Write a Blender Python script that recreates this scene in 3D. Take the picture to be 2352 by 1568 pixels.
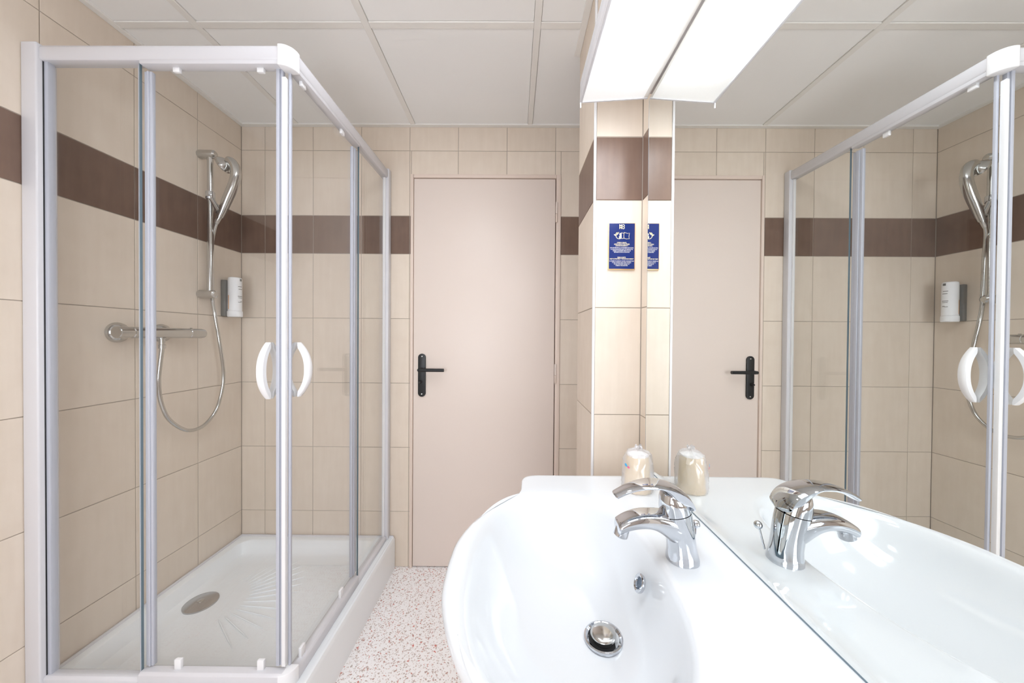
import bpy, bmesh, math, random
from mathutils import Vector, Matrix
random.seed(7)
S = bpy.context.scene
for o in list(bpy.data.objects):
    bpy.data.objects.remove(o)
C = S.collection
H = 1.195                                   # camera height above the floor

# ------------------------------------------------------------------ camera
cam_data = bpy.data.cameras.new('camera')
cam_data.sensor_fit = 'HORIZONTAL'
cam_data.sensor_width = 36.0
cam_data.lens = 36.0 * 774.5 / 2352.0
cam_data.clip_start = 0.01
cam = bpy.data.objects.new('camera', cam_data)
C.objects.link(cam)
yaw, pitch, roll = 0.0059, 0.0097, 0.0072
R0 = Vector((math.cos(yaw), math.sin(yaw), 0))
F0 = Vector((-math.sin(yaw), math.cos(yaw), 0))
Fw = F0 * math.cos(pitch) - Vector((0, 0, 1)) * math.sin(pitch)
U0 = F0 * math.sin(pitch) + Vector((0, 0, 1)) * math.cos(pitch)
Rt = R0 * math.cos(roll) + U0 * math.sin(roll)
Up = U0 * math.cos(roll) - R0 * math.sin(roll)
M = Matrix((Rt, Up, -Fw)).transposed().to_4x4()
M.translation = Vector((0, 0, H))
cam.matrix_world = M
S.camera = cam

# ------------------------------------------------------------------ world, exposure
w = bpy.data.worlds.new('world')
S.world = w
w.use_nodes = True
w.node_tree.nodes['Background'].inputs[0].default_value = (1, 1, 1, 1)
w.node_tree.nodes['Background'].inputs[1].default_value = 0.0
S.view_settings.view_transform = 'Standard'
S.view_settings.look = 'None'
S.view_settings.gamma = 1.0
S.view_settings.use_curve_mapping = False
S.view_settings.exposure = -0.02
LAMP = 15.0                                  # diffuser of the mirror lamp
FILL_WIN = 8.5                                   # added fill light: glow of an unseen window behind the camera
FILL_PANEL = 5.0                                # added fill light: unseen square panel in the ceiling above the camera
SPOT = 75.0                                 # recessed ceiling light

# ------------------------------------------------------------------ materials
def srgb(r, g, b):
    f = lambda c: (c / 255 / 12.92) if c / 255 <= .04045 else ((c / 255 + .055) / 1.055) ** 2.4
    return (f(r), f(g), f(b), 1)

def mat(name, col, rough=.5, metal=0.0, spec=.5, emit=0.0, coat=0.0):
    m = bpy.data.materials.new(name); m.use_nodes = True
    b = m.node_tree.nodes['Principled BSDF']
    b.inputs['Base Color'].default_value = col
    b.inputs['Roughness'].default_value = rough
    b.inputs['Metallic'].default_value = metal
    b.inputs['Specular IOR Level'].default_value = spec
    if coat:
        b.inputs['Coat Weight'].default_value = coat
        b.inputs['Coat Roughness'].default_value = .05
    if emit:
        b.inputs['Emission Color'].default_value = (1, 1, 1, 1)
        b.inputs['Emission Strength'].default_value = emit
    return m

def N(m, t, **k):
    n = m.node_tree.nodes.new(t)
    for a, v in k.items():
        setattr(n, a, v)
    return n

def tile_mat(name, lo, hi, rough):
    m = mat(name, lo, rough, spec=.45)
    L = m.node_tree.links.new; b = m.node_tree.nodes['Principled BSDF']
    tc = N(m, 'ShaderNodeTexCoord'); oi = N(m, 'ShaderNodeObjectInfo')
    sc = N(m, 'ShaderNodeVectorMath', operation='SCALE'); L(oi.outputs['Location'], sc.inputs[0]); sc.inputs['Scale'].default_value = 3.7
    ad = N(m, 'ShaderNodeVectorMath', operation='ADD'); L(tc.outputs['Object'], ad.inputs[0]); L(sc.outputs[0], ad.inputs[1])
    mp = N(m, 'ShaderNodeMapping'); mp.inputs['Scale'].default_value = (1, 1, .12); L(ad.outputs[0], mp.inputs[0])
    n1 = N(m, 'ShaderNodeTexNoise'); n1.inputs['Scale'].default_value = 42; n1.inputs['Detail'].default_value = 3; L(mp.outputs[0], n1.inputs['Vector'])
    n2 = N(m, 'ShaderNodeTexNoise'); n2.inputs['Scale'].default_value = 16; n2.inputs['Detail'].default_value = 5; L(ad.outputs[0], n2.inputs['Vector'])
    mx = N(m, 'ShaderNodeMath', operation='MULTIPLY_ADD'); mx.inputs[1].default_value = .55
    L(n1.outputs['Fac'], mx.inputs[0])
    m2 = N(m, 'ShaderNodeMath', operation='MULTIPLY'); m2.inputs[1].default_value = .45; L(n2.outputs['Fac'], m2.inputs[0]); L(m2.outputs[0], mx.inputs[2])
    r = N(m, 'ShaderNodeMapRange'); r.inputs[1].default_value = .3; r.inputs[2].default_value = .7; L(mx.outputs[0], r.inputs[0])
    a2 = N(m, 'ShaderNodeMath', operation='MULTIPLY_ADD'); a2.inputs[1].default_value = .35; L(oi.outputs['Random'], a2.inputs[0])
    m3 = N(m, 'ShaderNodeMath', operation='MULTIPLY'); m3.inputs[1].default_value = .65; L(r.outputs[0], m3.inputs[0]); L(m3.outputs[0], a2.inputs[2])
    cr = N(m, 'ShaderNodeMix', data_type='RGBA'); cr.inputs['A'].default_value = lo; cr.inputs['B'].default_value = hi
    L(a2.outputs[0], cr.inputs['Factor']); L(cr.outputs['Result'], b.inputs['Base Color'])
    return m

BEIGE = tile_mat('beige_tile', srgb(220, 205, 188), srgb(232, 219, 204), .38)
BROWN = tile_mat('brown_tile', srgb(108, 86, 74), srgb(130, 106, 92), .34)
GROUT = mat('grout', srgb(178, 166, 154), .9)
PAINT = mat('cream_paint', srgb(230, 216, 206), .42)
FRAMEP = mat('frame_paint', srgb(226, 208, 195), .45)
CEIL = mat('ceiling_panel_white', srgb(246, 245, 243), .85, spec=.2)
CBAR = mat('ceiling_bar_white', srgb(238, 235, 230), .6)
WHITEP = mat('white_lacquer', srgb(218, 217, 221), .25)
PLAST = mat('white_plastic', srgb(243, 243, 245), .3)
ALU = mat('brushed_aluminium', srgb(205, 208, 214), .3, 1.0)
SEAL = mat('grey_seal', srgb(192, 195, 206), .3)
SLATE = mat('slate_blue_dark', srgb(74, 90, 108), .3)
GEDGE = mat('glass_edge', srgb(110, 128, 138), .2)
DARK = mat('dark_gap', srgb(38, 38, 40), .6)
CER = mat('white_ceramic', srgb(219, 222, 225), .08, coat=.4)
TRAYM = mat('tray_white', srgb(246, 249, 251), .22)
CHROME = mat('chrome', srgb(204, 207, 212), .04, 1.0)
CHROME2 = mat('chrome_soft', srgb(196, 196, 194), .16, 1.0)
STEEL = mat('steel_cover', srgb(186, 184, 182), .26, 1.0)
BLACK = mat('matte_black', srgb(24, 25, 27), .42)
MIRROR = mat('mirror_silver', (.90, .92, .90, 1), 0.0, 1.0)
NAVY = mat('navy_print', srgb(36, 52, 112), .12)
GOLD = mat('gold_edge', srgb(232, 196, 140), .35, .5)
INKW = mat('white_print', srgb(240, 238, 236), .5)
INKG = mat('gold_print', srgb(246, 234, 196), .5)
CUPM = mat('cream_cup', srgb(242, 214, 168), .4)
CUPW = mat('cup_base_white', srgb(246, 244, 240), .4)
BLUE = mat('blue_mark', srgb(70, 170, 222), .5)
PINK = mat('pink_mark', srgb(226, 92, 140), .5)
GREYP = mat('grey_plastic', srgb(112, 112, 110), .45)
INKD = mat('grey_print', srgb(120, 122, 118), .6)
ORANGE = mat('orange_stripe', srgb(222, 160, 96), .5)

def glass_mat(name, tint):
    m = bpy.data.materials.new(name); m.use_nodes = True
    nt = m.node_tree; nt.nodes.clear(); L = nt.links.new
    t = N(m, 'ShaderNodeBsdfTransparent'); t.inputs[0].default_value = tint
    g = N(m, 'ShaderNodeBsdfGlossy'); g.inputs['Roughness'].default_value = 0; g.inputs[0].default_value = (1, 1, 1, 1)
    f = N(m, 'ShaderNodeFresnel'); ge = N(m, 'ShaderNodeNewGeometry')
    ir = N(m, 'ShaderNodeMapRange'); ir.inputs[3].default_value = 1.38; ir.inputs[4].default_value = 1 / 1.38   # same glass from both faces
    L(ge.outputs['Backfacing'], ir.inputs[0]); L(ir.outputs[0], f.inputs[0])
    x = N(m, 'ShaderNodeMixShader'); o = N(m, 'ShaderNodeOutputMaterial')
    L(f.outputs[0], x.inputs[0]); L(t.outputs[0], x.inputs[1]); L(g.outputs[0], x.inputs[2]); L(x.outputs[0], o.inputs[0])
    return m
GLASS = glass_mat('shower_glass', (.989, .995, .996, 1))

def film_mat():
    m = bpy.data.materials.new('wrapping_film'); m.use_nodes = True
    nt = m.node_tree; nt.nodes.clear(); L = nt.links.new
    t = N(m, 'ShaderNodeBsdfTransparent'); t.inputs[0].default_value = (.96, .96, .97, 1)
    d = N(m, 'ShaderNodeBsdfDiffuse'); d.inputs[0].default_value = (.88, .88, .9, 1)
    g = N(m, 'ShaderNodeBsdfGlossy'); g.inputs['Roughness'].default_value = .12
    x1 = N(m, 'ShaderNodeMixShader'); x1.inputs[0].default_value = .30
    x2 = N(m, 'ShaderNodeMixShader'); x2.inputs[0].default_value = .12
    o = N(m, 'ShaderNodeOutputMaterial')
    L(t.outputs[0], x1.inputs[1]); L(d.outputs[0], x1.inputs[2]); L(x1.outputs[0], x2.inputs[1]); L(g.outputs[0], x2.inputs[2]); L(x2.outputs[0], o.inputs[0])
    return m
FILM = film_mat()

def emit_mat(name, s, col=(1, 1, 1, 1)):
    m = bpy.data.materials.new(name); m.use_nodes = True
    nt = m.node_tree; nt.nodes.clear()
    e = N(m, 'ShaderNodeEmission'); e.inputs[0].default_value = col; e.inputs[1].default_value = s
    o = N(m, 'ShaderNodeOutputMaterial'); nt.links.new(e.outputs[0], o.inputs[0])
    return m
COOL = (.955, 1.0, 1.065, 1)
LAMPM = emit_mat('lamp_diffuser', LAMP, COOL)
COVERM = mat('frosted_cover', srgb(240, 240, 240), .4, emit=.30)
FILL_WINM = emit_mat('fill_window_glow', FILL_WIN, COOL)
FILL_PANELM = emit_mat('fill_panel_glow', FILL_PANEL, COOL)
SPOTM = emit_mat('ceiling_light_diffuser', SPOT, COOL)

def floor_mat():
    m = mat('speckled_vinyl', srgb(232, 226, 224), .45)
    L = m.node_tree.links.new; b = m.node_tree.nodes['Principled BSDF']
    tc = N(m, 'ShaderNodeTexCoord')
    nz = N(m, 'ShaderNodeTexNoise'); nz.inputs['Scale'].default_value = 130; L(tc.outputs['Object'], nz.inputs['Vector'])
    sb = N(m, 'ShaderNodeVectorMath', operation='SCALE'); sb.inputs['Scale'].default_value = .012; L(nz.outputs['Color'], sb.inputs[0])
    ad = N(m, 'ShaderNodeVectorMath', operation='ADD'); L(tc.outputs['Object'], ad.inputs[0]); L(sb.outputs[0], ad.inputs[1])
    cur = None
    base = srgb(252, 249, 248)
    for scale, thr, rad, cols in ((120, .66, .40, (srgb(212, 166, 158), srgb(190, 178, 172))), (80, .80, .30, (srgb(208, 116, 106), srgb(184, 166, 158))), (190, .62, .42, (srgb(222, 204, 198), srgb(206, 198, 192)))):
        v = N(m, 'ShaderNodeTexVoronoi'); v.inputs['Scale'].default_value = scale; L(ad.outputs[0], v.inputs['Vector'])
        sp = N(m, 'ShaderNodeSeparateColor'); L(v.outputs['Color'], sp.inputs[0])
        g1 = N(m, 'ShaderNodeMath', operation='GREATER_THAN'); g1.inputs[1].default_value = thr; L(sp.outputs[0], g1.inputs[0])
        l1 = N(m, 'ShaderNodeMath', operation='LESS_THAN'); l1.inputs[1].default_value = rad; L(v.outputs['Distance'], l1.inputs[0])
        mu = N(m, 'ShaderNodeMath', operation='MULTIPLY'); L(g1.outputs[0], mu.inputs[0]); L(l1.outputs[0], mu.inputs[1])
        cm = N(m, 'ShaderNodeMix', data_type='RGBA'); cm.inputs['A'].default_value = cols[0]; cm.inputs['B'].default_value = cols[1]; L(sp.outputs[1], cm.inputs['Factor'])
        cx = N(m, 'ShaderNodeMix', data_type='RGBA'); L(mu.outputs[0], cx.inputs['Factor'])
        if cur is None: cx.inputs['A'].default_value = base
        else: L(cur, cx.inputs['A'])
        L(cm.outputs['Result'], cx.inputs['B']); cur = cx.outputs['Result']
    L(cur, b.inputs['Base Color'])
    return m
FLOORM = floor_mat()

# ------------------------------------------------------------------ mesh helpers
class MB:
    def __init__(s): s.v = []; s.f = []
    def box(s, a, b):
        i = len(s.v)
        x0, y0, z0 = a; x1, y1, z1 = b
        s.v += [(x0, y0, z0), (x1, y0, z0), (x1, y1, z0), (x0, y1, z0), (x0, y0, z1), (x1, y0, z1), (x1, y1, z1), (x0, y1, z1)]
        s.f += [tuple(i + k for k in q) for q in ((0, 3, 2, 1), (4, 5, 6, 7), (0, 1, 5, 4), (1, 2, 6, 5), (2, 3, 7, 6), (3, 0, 4, 7))]
        return s
    def loft(s, rings, cap0=True, cap1=True, closed=False):
        i = len(s.v); n = len(rings[0])
        for r in rings: s.v += [tuple(p) for p in r]
        m = len(rings)
        for k in range(m if closed else m - 1):
            a = i + k * n; b = i + ((k + 1) % m) * n
            for j in range(n):
                j2 = (j + 1) % n
                s.f.append((a + j, a + j2, b + j2, b + j))
        if not closed:
            if cap0: s.f.append(tuple(i + j for j in range(n))[::-1])
            if cap1: s.f.append(tuple(i + (m - 1) * n + j for j in range(n)))
        return s
    def lathe(s, prof, c, axis=(0, 0, 1), n=24, ring=False):
        ax = Vector(axis).normalized(); q = Vector((0, 0, 1)).rotation_difference(ax); c = Vector(c)
        rings = []
        for r, h in prof:
            rings.append([c + q @ Vector((r * math.cos(2 * math.pi * k / n), r * math.sin(2 * math.pi * k / n), h)) for k in range(n)])
        return s.loft(rings, closed=ring)
    def tube(s, pts, rad, n=12, flat=1.0):
        pts = [Vector(p) for p in pts]
        rings = []; prev = None
        for k, p in enumerate(pts):
            t = (pts[min(k + 1, len(pts) - 1)] - pts[max(k - 1, 0)]).normalized()
            if prev is None:
                u = t.cross(Vector((0, 1, 0)))
                if u.length < .1: u = t.cross(Vector((1, 0, 0)))
            else:
                u = prev - t * prev.dot(t)
            u.normalize(); prev = u; v = t.cross(u)
            r = rad[k] if isinstance(rad, (list, tuple)) else rad
            rings.append([p + (u * math.cos(2 * math.pi * j / n) + v * flat * math.sin(2 * math.pi * j / n)) * r for j in range(n)])
        return s.loft(rings)
    def prism(s, poly, axis, a, b):
        """poly: 2-D points in the plane of the other two axes (in xyz order), extruded along axis"""
        def P(p, t):
            if axis == 'x': return (t, p[0], p[1])
            if axis == 'y': return (p[0], t, p[1])
            return (p[0], p[1], t)
        return s.loft([[P(p, a) for p in poly], [P(p, b) for p in poly]])
    def build(s, name, m, parent=None, bevel=0.0, seg=2, smooth=True, ang=35):
        o3 = Vector(parent_org(parent))
        me = bpy.data.meshes.new(name)
        me.from_pydata([tuple(Vector(p) - o3) for p in s.v], [], s.f)
        bm = bmesh.new(); bm.from_mesh(me)
        bmesh.ops.remove_doubles(bm, verts=bm.verts, dist=1e-6)
        bmesh.ops.recalc_face_normals(bm, faces=bm.faces)
        if bevel:
            ed = [e for e in bm.edges if len(e.link_faces) == 2 and e.calc_face_angle(0) > .6]
            bmesh.ops.bevel(bm, geom=ed, offset=bevel, segments=seg, profile=.5, affect='EDGES', clamp_overlap=True)
        bm.to_mesh(me); bm.free()
        if smooth:
            me.polygons.foreach_set('use_smooth', [True] * len(me.polygons))
            me.set_sharp_from_angle(angle=math.radians(ang))
        me.materials.append(m)
        o = bpy.data.objects.new(name, me); C.objects.link(o)
        if parent: o.parent = parent
        return o

def parent_org(p):
    o = Vector((0, 0, 0))
    while p is not None:
        o += p.location; p = p.parent
    return o

def thing(name, label, cat, loc=(0, 0, 0), group=None):
    o = bpy.data.objects.new(name, None); o.empty_display_size = .05
    C.objects.link(o); o.location = loc
    o['label'] = label; o['category'] = cat
    if group: o['group'] = group
    return o
def tag(o, label, cat): o['label'] = label; o['category'] = cat; return o
def struct(o, label, cat):
    o['kind'] = 'structure'; return tag(o, label, cat)
def B(a, b): return MB().box(a, b)
def Z(p): return (p[0], p[1], p[2] + H)
def spline(pts, n=8):
    P = [Vector(p) for p in pts]; out = []
    for i in range(len(P) - 1):
        p0 = P[max(i - 1, 0)]; p1 = P[i]; p2 = P[i + 1]; p3 = P[min(i + 2, len(P) - 1)]
        for k in range(n):
            t = k / n
            out.append(.5 * ((2 * p1) + (p2 - p0) * t + (2 * p0 - 5 * p1 + 4 * p2 - p3) * t * t + (3 * p1 - p0 - 3 * p2 + p3) * t ** 3))
    out.append(P[-1]); return out
def sm(a, b, x):
    t = min(1, max(0, (x - a) / (b - a))); return t * t * (3 - 2 * t)

# ------------------------------------------------------------------ room
D, XL, XR, YN = 1.7434, -1.4154, 0.396, -0.9
CEILZ = 2.279
ROWS = [0.0, .2898, .6239, .9580, 1.2921, 1.6262, 1.8221, 2.1562, CEILZ]    # horizontal joints
BAND = 5                                                                    # index of the brown row
DX0, DX1, DZ1 = -.5353, .2358, .8382 + H                                    # door frame outer edges
T = .002                                                                    # tile thickness over the wall slab

floor_o = struct(B((XL - .1, YN - .1, -.08), (XR + .1, D + .1, 0)).build('floor', FLOORM, smooth=False), 'white vinyl floor with red and grey speckles', 'floor')
wb = MB().box((XL - .1, D + T, 0), (DX0, D + .12, CEILZ)).box((DX1, D + T, 0), (XR + .1, D + .12, CEILZ)).box((DX0, D + T, DZ1), (DX1, D + .12, CEILZ))
wall_back = struct(wb.build('wall_back', GROUT, smooth=False), 'beige tiled wall with brown band around the door', 'wall')
wall_left = struct(B((XL - .12, YN - .1, 0), (XL - T, D + T, CEILZ)).build('wall_left', GROUT, smooth=False), 'beige tiled wall with brown band inside the shower', 'wall')
wall_right = struct(B((XR + T, YN - .1, 0), (XR + .12, D + T, CEILZ)).build('wall_right', GROUT, smooth=False), 'beige tiled wall strip beside the mirror', 'wall')
wall_front = struct(B((XL - .1, YN - .12, 0), (XR + .1, YN, CEILZ)).build('wall_front', PAINT, smooth=False), 'plain cream wall opposite the door', 'wall')

tile_cache = {}
def tile(parent, axis, sgn, u0, u1, z0, z1, plane, m):
    """one wall tile: its face lies at 'plane', its outward normal is sgn*axis"""
    g = .0014
    wdt = u1 - u0 - 2 * g; h = z1 - z0 - 2 * g
    if wdt < .004 or h < .004: return
    key = (axis, sgn, round(wdt, 4), round(h, 4), m.name)
    me = tile_cache.get(key)
    if me is None:
        b = .0010; mb = MB()
        def P(u, z, d):
            return (d * sgn, u, z) if axis == 'x' else (u, d * sgn, z)
        def ring(i, d):
            return [P(-wdt / 2 + i, -h / 2 + i, d), P(wdt / 2 - i, -h / 2 + i, d), P(wdt / 2 - i, h / 2 - i, d), P(-wdt / 2 + i, h / 2 - i, d)]
        mb.loft([ring(0, -T - .001), ring(0, -b * .6), ring(b, 0)], cap0=False)
        o = mb.build('tile', m, smooth=False); me = o.data; bpy.data.objects.remove(o); tile_cache[key] = me
    o = bpy.data.objects.new('tile', me); C.objects.link(o); o.parent = parent
    uc, zc = (u0 + u1) / 2, (z0 + z1) / 2
    jit = random.uniform(-.0002, .0002)
    o.location = (plane + jit, uc, zc) if axis == 'x' else (uc, plane + jit, zc)

def tile_wall(parent, axis, sgn, us, plane, hole=None):
    for i in range(len(us) - 1):
        for r in range(len(ROWS) - 1):
            u0, u1, z0, z1 = us[i], us[i + 1], ROWS[r], ROWS[r + 1]
            m = BROWN if r == BAND else BEIGE
            if hole and u1 > hole[0] and u0 < hole[1] and z0 < hole[2]:
                if u0 < hole[0]: tile(parent, axis, sgn, u0, hole[0], z0, z1, plane, m)
                if u1 > hole[1]: tile(parent, axis, sgn, hole[1], u1, z0, z1, plane, m)
                if z1 > hole[2]: tile(parent, axis, sgn, max(u0, hole[0]), min(u1, hole[1]), hole[2], z1, plane, m)
            else:
                tile(parent, axis, sgn, u0, u1, z0, z1, plane, m)

us = [XL] + [-.5431 + .25 * i for i in range(-3, 4)] + [XR]
tile_wall(wall_back, 'y', -1, us, D, (DX0, DX1, DZ1))
us = sorted([D] + [D - .2414 - .25 * i for i in range(10)] + [YN])
tile_wall(wall_left, 'x', 1, us, XL)
CY0, CY1, CX = 1.0548, 1.305, .2455
us = sorted([CY0 - .25 * i for i in range(6)])
tile_wall(wall_right, 'x', -1, us, XR)

# the boxed-out column beside the mirror
col = struct(B((CX + T, CY0 + T, 0), (XR + T, CY1 - T, CEILZ)).build('wall_column', GROUT, smooth=False), 'narrow tiled column between the door wall and the mirror', 'wall')
tile_wall(col, 'y', -1, [CX + .006, XR], CY0)
tile_wall(col, 'x', -1, [CY0 + .006, CY1], CX)
tile_wall(col, 'y', 1, [CX, XR], CY1)
tr = MB().prism([(CX - .001, CY0 - .001), (CX + .0065, CY0 - .001), (CX + .0065, CY0 + .004), (CX + .004, CY0 + .0065), (CX - .001, CY0 + .0065)], 'z', 0, CEILZ)
struct(tr.build('trim_1', PLAST, bevel=.0015, seg=2), 'slim white corner trim down the tiled column edge', 'trim')

# ceiling: slab, grid bars, panels
ceil = struct(B((XL - .1, YN - .1, CEILZ + .012), (XR + .1, D + .1, CEILZ + .08)).build('ceiling', CEIL, smooth=False), 'white suspended ceiling of large panels in a grid', 'ceiling')
BX = [-1.119, -.522, .0735]; BY = [-.62, -.02, .58, 1.181]
bw = .012
for x in BX: B((x - bw, YN, CEILZ - .001), (x + bw, D, CEILZ + .012)).build('grid_bar', CBAR, ceil, bevel=.001, seg=1)
for y in BY:
    xs = [XL] + BX + [XR]
    for i in range(len(xs) - 1):
        B((xs[i] + (bw if i else 0), y - bw, CEILZ), (xs[i + 1] - (bw if i < len(xs) - 2 else 0), y + bw, CEILZ + .012)).build('grid_bar', CBAR, ceil, bevel=.001, seg=1)
B((XL, D - .022, CEILZ - .003), (XR, D, CEILZ + .006)).build('edge_trim', CBAR, ceil, bevel=.001, seg=1)
B((XL, YN, CEILZ - .003), (XL + .022, D - .022, CEILZ + .006)).build('edge_trim', CBAR, ceil, bevel=.001, seg=1)
B((CX - .022, CY0 - .02, CEILZ - .003), (CX, CY1, CEILZ + .006)).build('edge_trim', CBAR, ceil, bevel=.001, seg=1)
B((XR - .022, YN, CEILZ - .003), (XR, CY0, CEILZ + .006)).build('edge_trim', CBAR, ceil, bevel=.001, seg=1)
xs = [XL] + BX + [XR]; ys = [YN] + BY + [D]
for i in range(len(xs) - 1):
    for j in range(len(ys) - 1):
        t = random.uniform(.003, .005)
        B((xs[i] + .013, ys[j] + .013, CEILZ + t), (xs[i + 1] - .013, ys[j + 1] - .013, CEILZ + .0125)).build('ceiling_panel', CEIL, ceil, bevel=.0008, seg=1)

# recessed ceiling light (above the frame; it throws the lever's shadow on the door)
cl = thing('ceiling_light', 'round recessed ceiling light above the vanity area', 'lamp', (-.28, .87, CEILZ))
MB().lathe([(.062, -.001), (.075, .002), (.078, 0), (.075, -.006), (.064, -.008), (.062, -.004)], (-.28, .87, CEILZ), n=32, ring=True).build('rim', WHITEP, cl)
MB().lathe([(.0615, .003), (.0615, -.003)], (-.28, .87, CEILZ), n=32).build('diffuser', SPOTM, cl)

# 60 x 60 panel added to the ceiling grid, out of view, for even brightness
lp = thing('fill_light_panel', 'square fill light panel added to the ceiling grid out of view', 'lamp', (-.224, .28, CEILZ))
B((-.503, -.001, CEILZ - .0005), (.055, .561, CEILZ + .0025)).build('diffuser', FILL_PANELM, lp, smooth=False)
for a, b in (((-.51, -.008), (.062, 0)), ((-.51, .560), (.062, .568)), ((-.51, 0), (-.502, .560)), ((.054, 0), (.062, .560))):
    B((a[0], a[1], CEILZ - .003), (b[0], b[1], CEILZ + .002)).build('frame', WHITEP, lp, bevel=.001)

# unseen frosted window added behind the camera to brighten the room
WX0, WX1, WZ0, WZ1 = -1.02, -.10, .68, 1.74
win = struct(thing('fill_window', 'unseen white framed window added as fill light opposite the door', 'window', ((WX0 + WX1) / 2, YN, WZ0)), 'unseen white framed window added as fill light opposite the door', 'window')
wcx, wcz = (WX0 + WX1) / 2, (WZ0 + WZ1) / 2
for a, b in (((WX0, WZ0), (wcx, wcz)), ((wcx, WZ0), (WX1, wcz)), ((WX0, wcz), (wcx, WZ1)), ((wcx, wcz), (WX1, WZ1))):
    B((a[0] + .02, YN + .004, a[1] + .02), (b[0] - .02, YN + .010, b[1] - .02)).build('pane', FILL_WINM, win, smooth=False)
for a, b in (((WX0 - .04, WZ0 - .04), (WX1 + .04, WZ0 + .022)), ((WX0 - .04, WZ1 - .022), (WX1 + .04, WZ1 + .04)), ((WX0 - .04, WZ0), (WX0 + .022, WZ1)), ((WX1 - .022, WZ0), (WX1 + .04, WZ1)), ((wcx - .022, WZ0), (wcx + .022, WZ1)), ((WX0, wcz - .022), (WX1, wcz + .022))):
    B((a[0], YN + .0005, a[1]), (b[0], YN + .03, b[1])).build('fill_window_frame', WHITEP, win, bevel=.003)

# ------------------------------------------------------------------ door
door = struct(thing('door_1', 'flat cream painted door with black lever handle', 'door', (-.156, D, 0)), 'flat cream painted door with black lever handle', 'door')
LX0, LX1, LZ1 = -.5208, .2086, .8182 + H
B((LX0 + .001, D - .003, .006), (LX1 - .001, D + .037, LZ1 - .001)).build('door_leaf', PAINT, door, bevel=.002, seg=2)
B((DX0, D - .010, 0), (LX0 - .001, D + .08, DZ1)).build('frame', FRAMEP, door, bevel=.002)
B((LX1 + .0035, D - .008, 0), (DX1, D + .08, DZ1)).build('frame', FRAMEP, door, bevel=.002)
B((LX0, D - .010, LZ1 + .002), (LX1 + .003, D + .08, DZ1)).build('frame', FRAMEP, door, bevel=.002)
B((LX0 - .005, D + .038, 0), (LX1 + .005, D + .06, LZ1 + .004)).build('rebate', FRAMEP, door)
for z0, z1 in ((.594, .699), (-.232, -.130), (-.95, -.85), (-.70, -.645)):
    if z1 == -.645: continue
    zc = z0 + (z1 - z0) * .42 + H
    hg = MB().lathe([(.004, zc - z0 * 0 - zc + z0 + H), (.0055, z0 + H + .003), (.0055, zc - .0015), (.004, zc - .0005)], (LX1 + .005, D - .010, 0), n=14).build('hinge', FRAMEP, door)
    MB().lathe([(.0045, zc + .0005), (.0055, zc + .0015), (.0055, z1 + H - .004), (.003, z1 + H)], (LX1 + .005, D - .010, 0), n=14).build('knuckle', PAINT, hg)
# handle plate, lever, privacy knob
px, pz0, pz1, pr = -.4740, -.305 + H, -.083 + H, .0195
poly = [(px + pr * math.cos(a), pz1 - pr + pr * math.sin(a)) for a in [math.pi * k / 16 for k in range(17)]] + \
       [(px + pr * math.cos(a), pz0 + pr + pr * math.sin(a)) for a in [math.pi + math.pi * k / 16 for k in range(17)]]
hp = MB().prism(poly, 'y', D - .012, D - .003).build('handle_plate', BLACK, door, bevel=.0015, seg=2)
hp['label'] = 'matte black long handle plate'
lz = -.164 + H
MB().lathe([(.0095, 0), (.0095, .034), (.008, .040)], (px, D - .010, lz), (0, -1, 0), 20).build('spindle', BLACK, hp)
MB().tube([(px - .012, D - .05, lz), (px - .0135, D - .05, lz), (px - .010, D - .05, lz), (px + .124, D - .05, lz)][0:1] + [(px - .008, D - .05, lz), (px, D - .05, lz), (px + .06, D - .05, lz), (px + .122, D - .05, lz)], [.004, .0078, .0085, .0085, .0085], 18).build('lever', BLACK, hp)
MB().lathe([(.009, 0), (.009, .008), (.006, .012), (.004, .02)], (px - .006, D - .011, -.228 + H), (0, -1, 0), 18).build('privacy_knob', BLACK, hp)
for z in (pz0 + .014, pz1 - .014):
    MB().lathe([(.0035, 0), (.0035, .001), (.001, .0016)], (px, D - .0115, z), (0, -1, 0), 10).build('screw', CHROME2, hp)

# ------------------------------------------------------------------ shower tray
TX1, TY0, TZ = -.609, .930, .160
tray = thing('shower_tray', 'white square shower tray with ribbed floor in the corner', 'shower tray', (-1.0, 1.33, 0))
def rrect(x0, y0, x1, y1, r, z, n=6):
    out = []
    for cx, cy, a0 in ((x1 - r, y1 - r, 0), (x0 + r, y1 - r, 90), (x0 + r, y0 + r, 180), (x1 - r, y0 + r, 270)):
        for k in range(n + 1):
            a = math.radians(a0 + 90 * k / n); out.append((cx + r * math.cos(a), cy + r * math.sin(a), z))
    return out
x0, y0, x1, y1 = XL + .0005, TY0, TX1, D - .0005
dcx, dcy = -1.283, 1.372
rings = [rrect(x0, y0, x1, y1, .012, 0), rrect(x0, y0, x1, y1, .012, TZ - .012), rrect(x0 + .002, y0 + .002, x1 - .002, y1 - .002, .012, TZ - .004),
         rrect(x0 + .007, y0 + .005, x1 - .005, y1 - .005, .012, TZ + .003), rrect(x0 + .009, y0 + .013, x1 - .013, y1 - .009, .012, TZ + .003), rrect(x0 + .010, y0 + .017, x1 - .017, y1 - .010, .012, TZ), rrect(x0 + .035, y0 + .07, x1 - .075, y1 - .035, .05, TZ), rrect(x0 + .041, y0 + .076, x1 - .081, y1 - .041, .05, TZ - .004),
         rrect(x0 + .050, y0 + .086, x1 - .092, y1 - .052, .05, TZ - .030), rrect(x0 + .060, y0 + .098, x1 - .104, y1 - .064, .05, TZ - .052), rrect(x0 + .075, y0 + .115, x1 - .12, y1 - .08, .05, TZ - .060)]
last = rings[-1]
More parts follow.
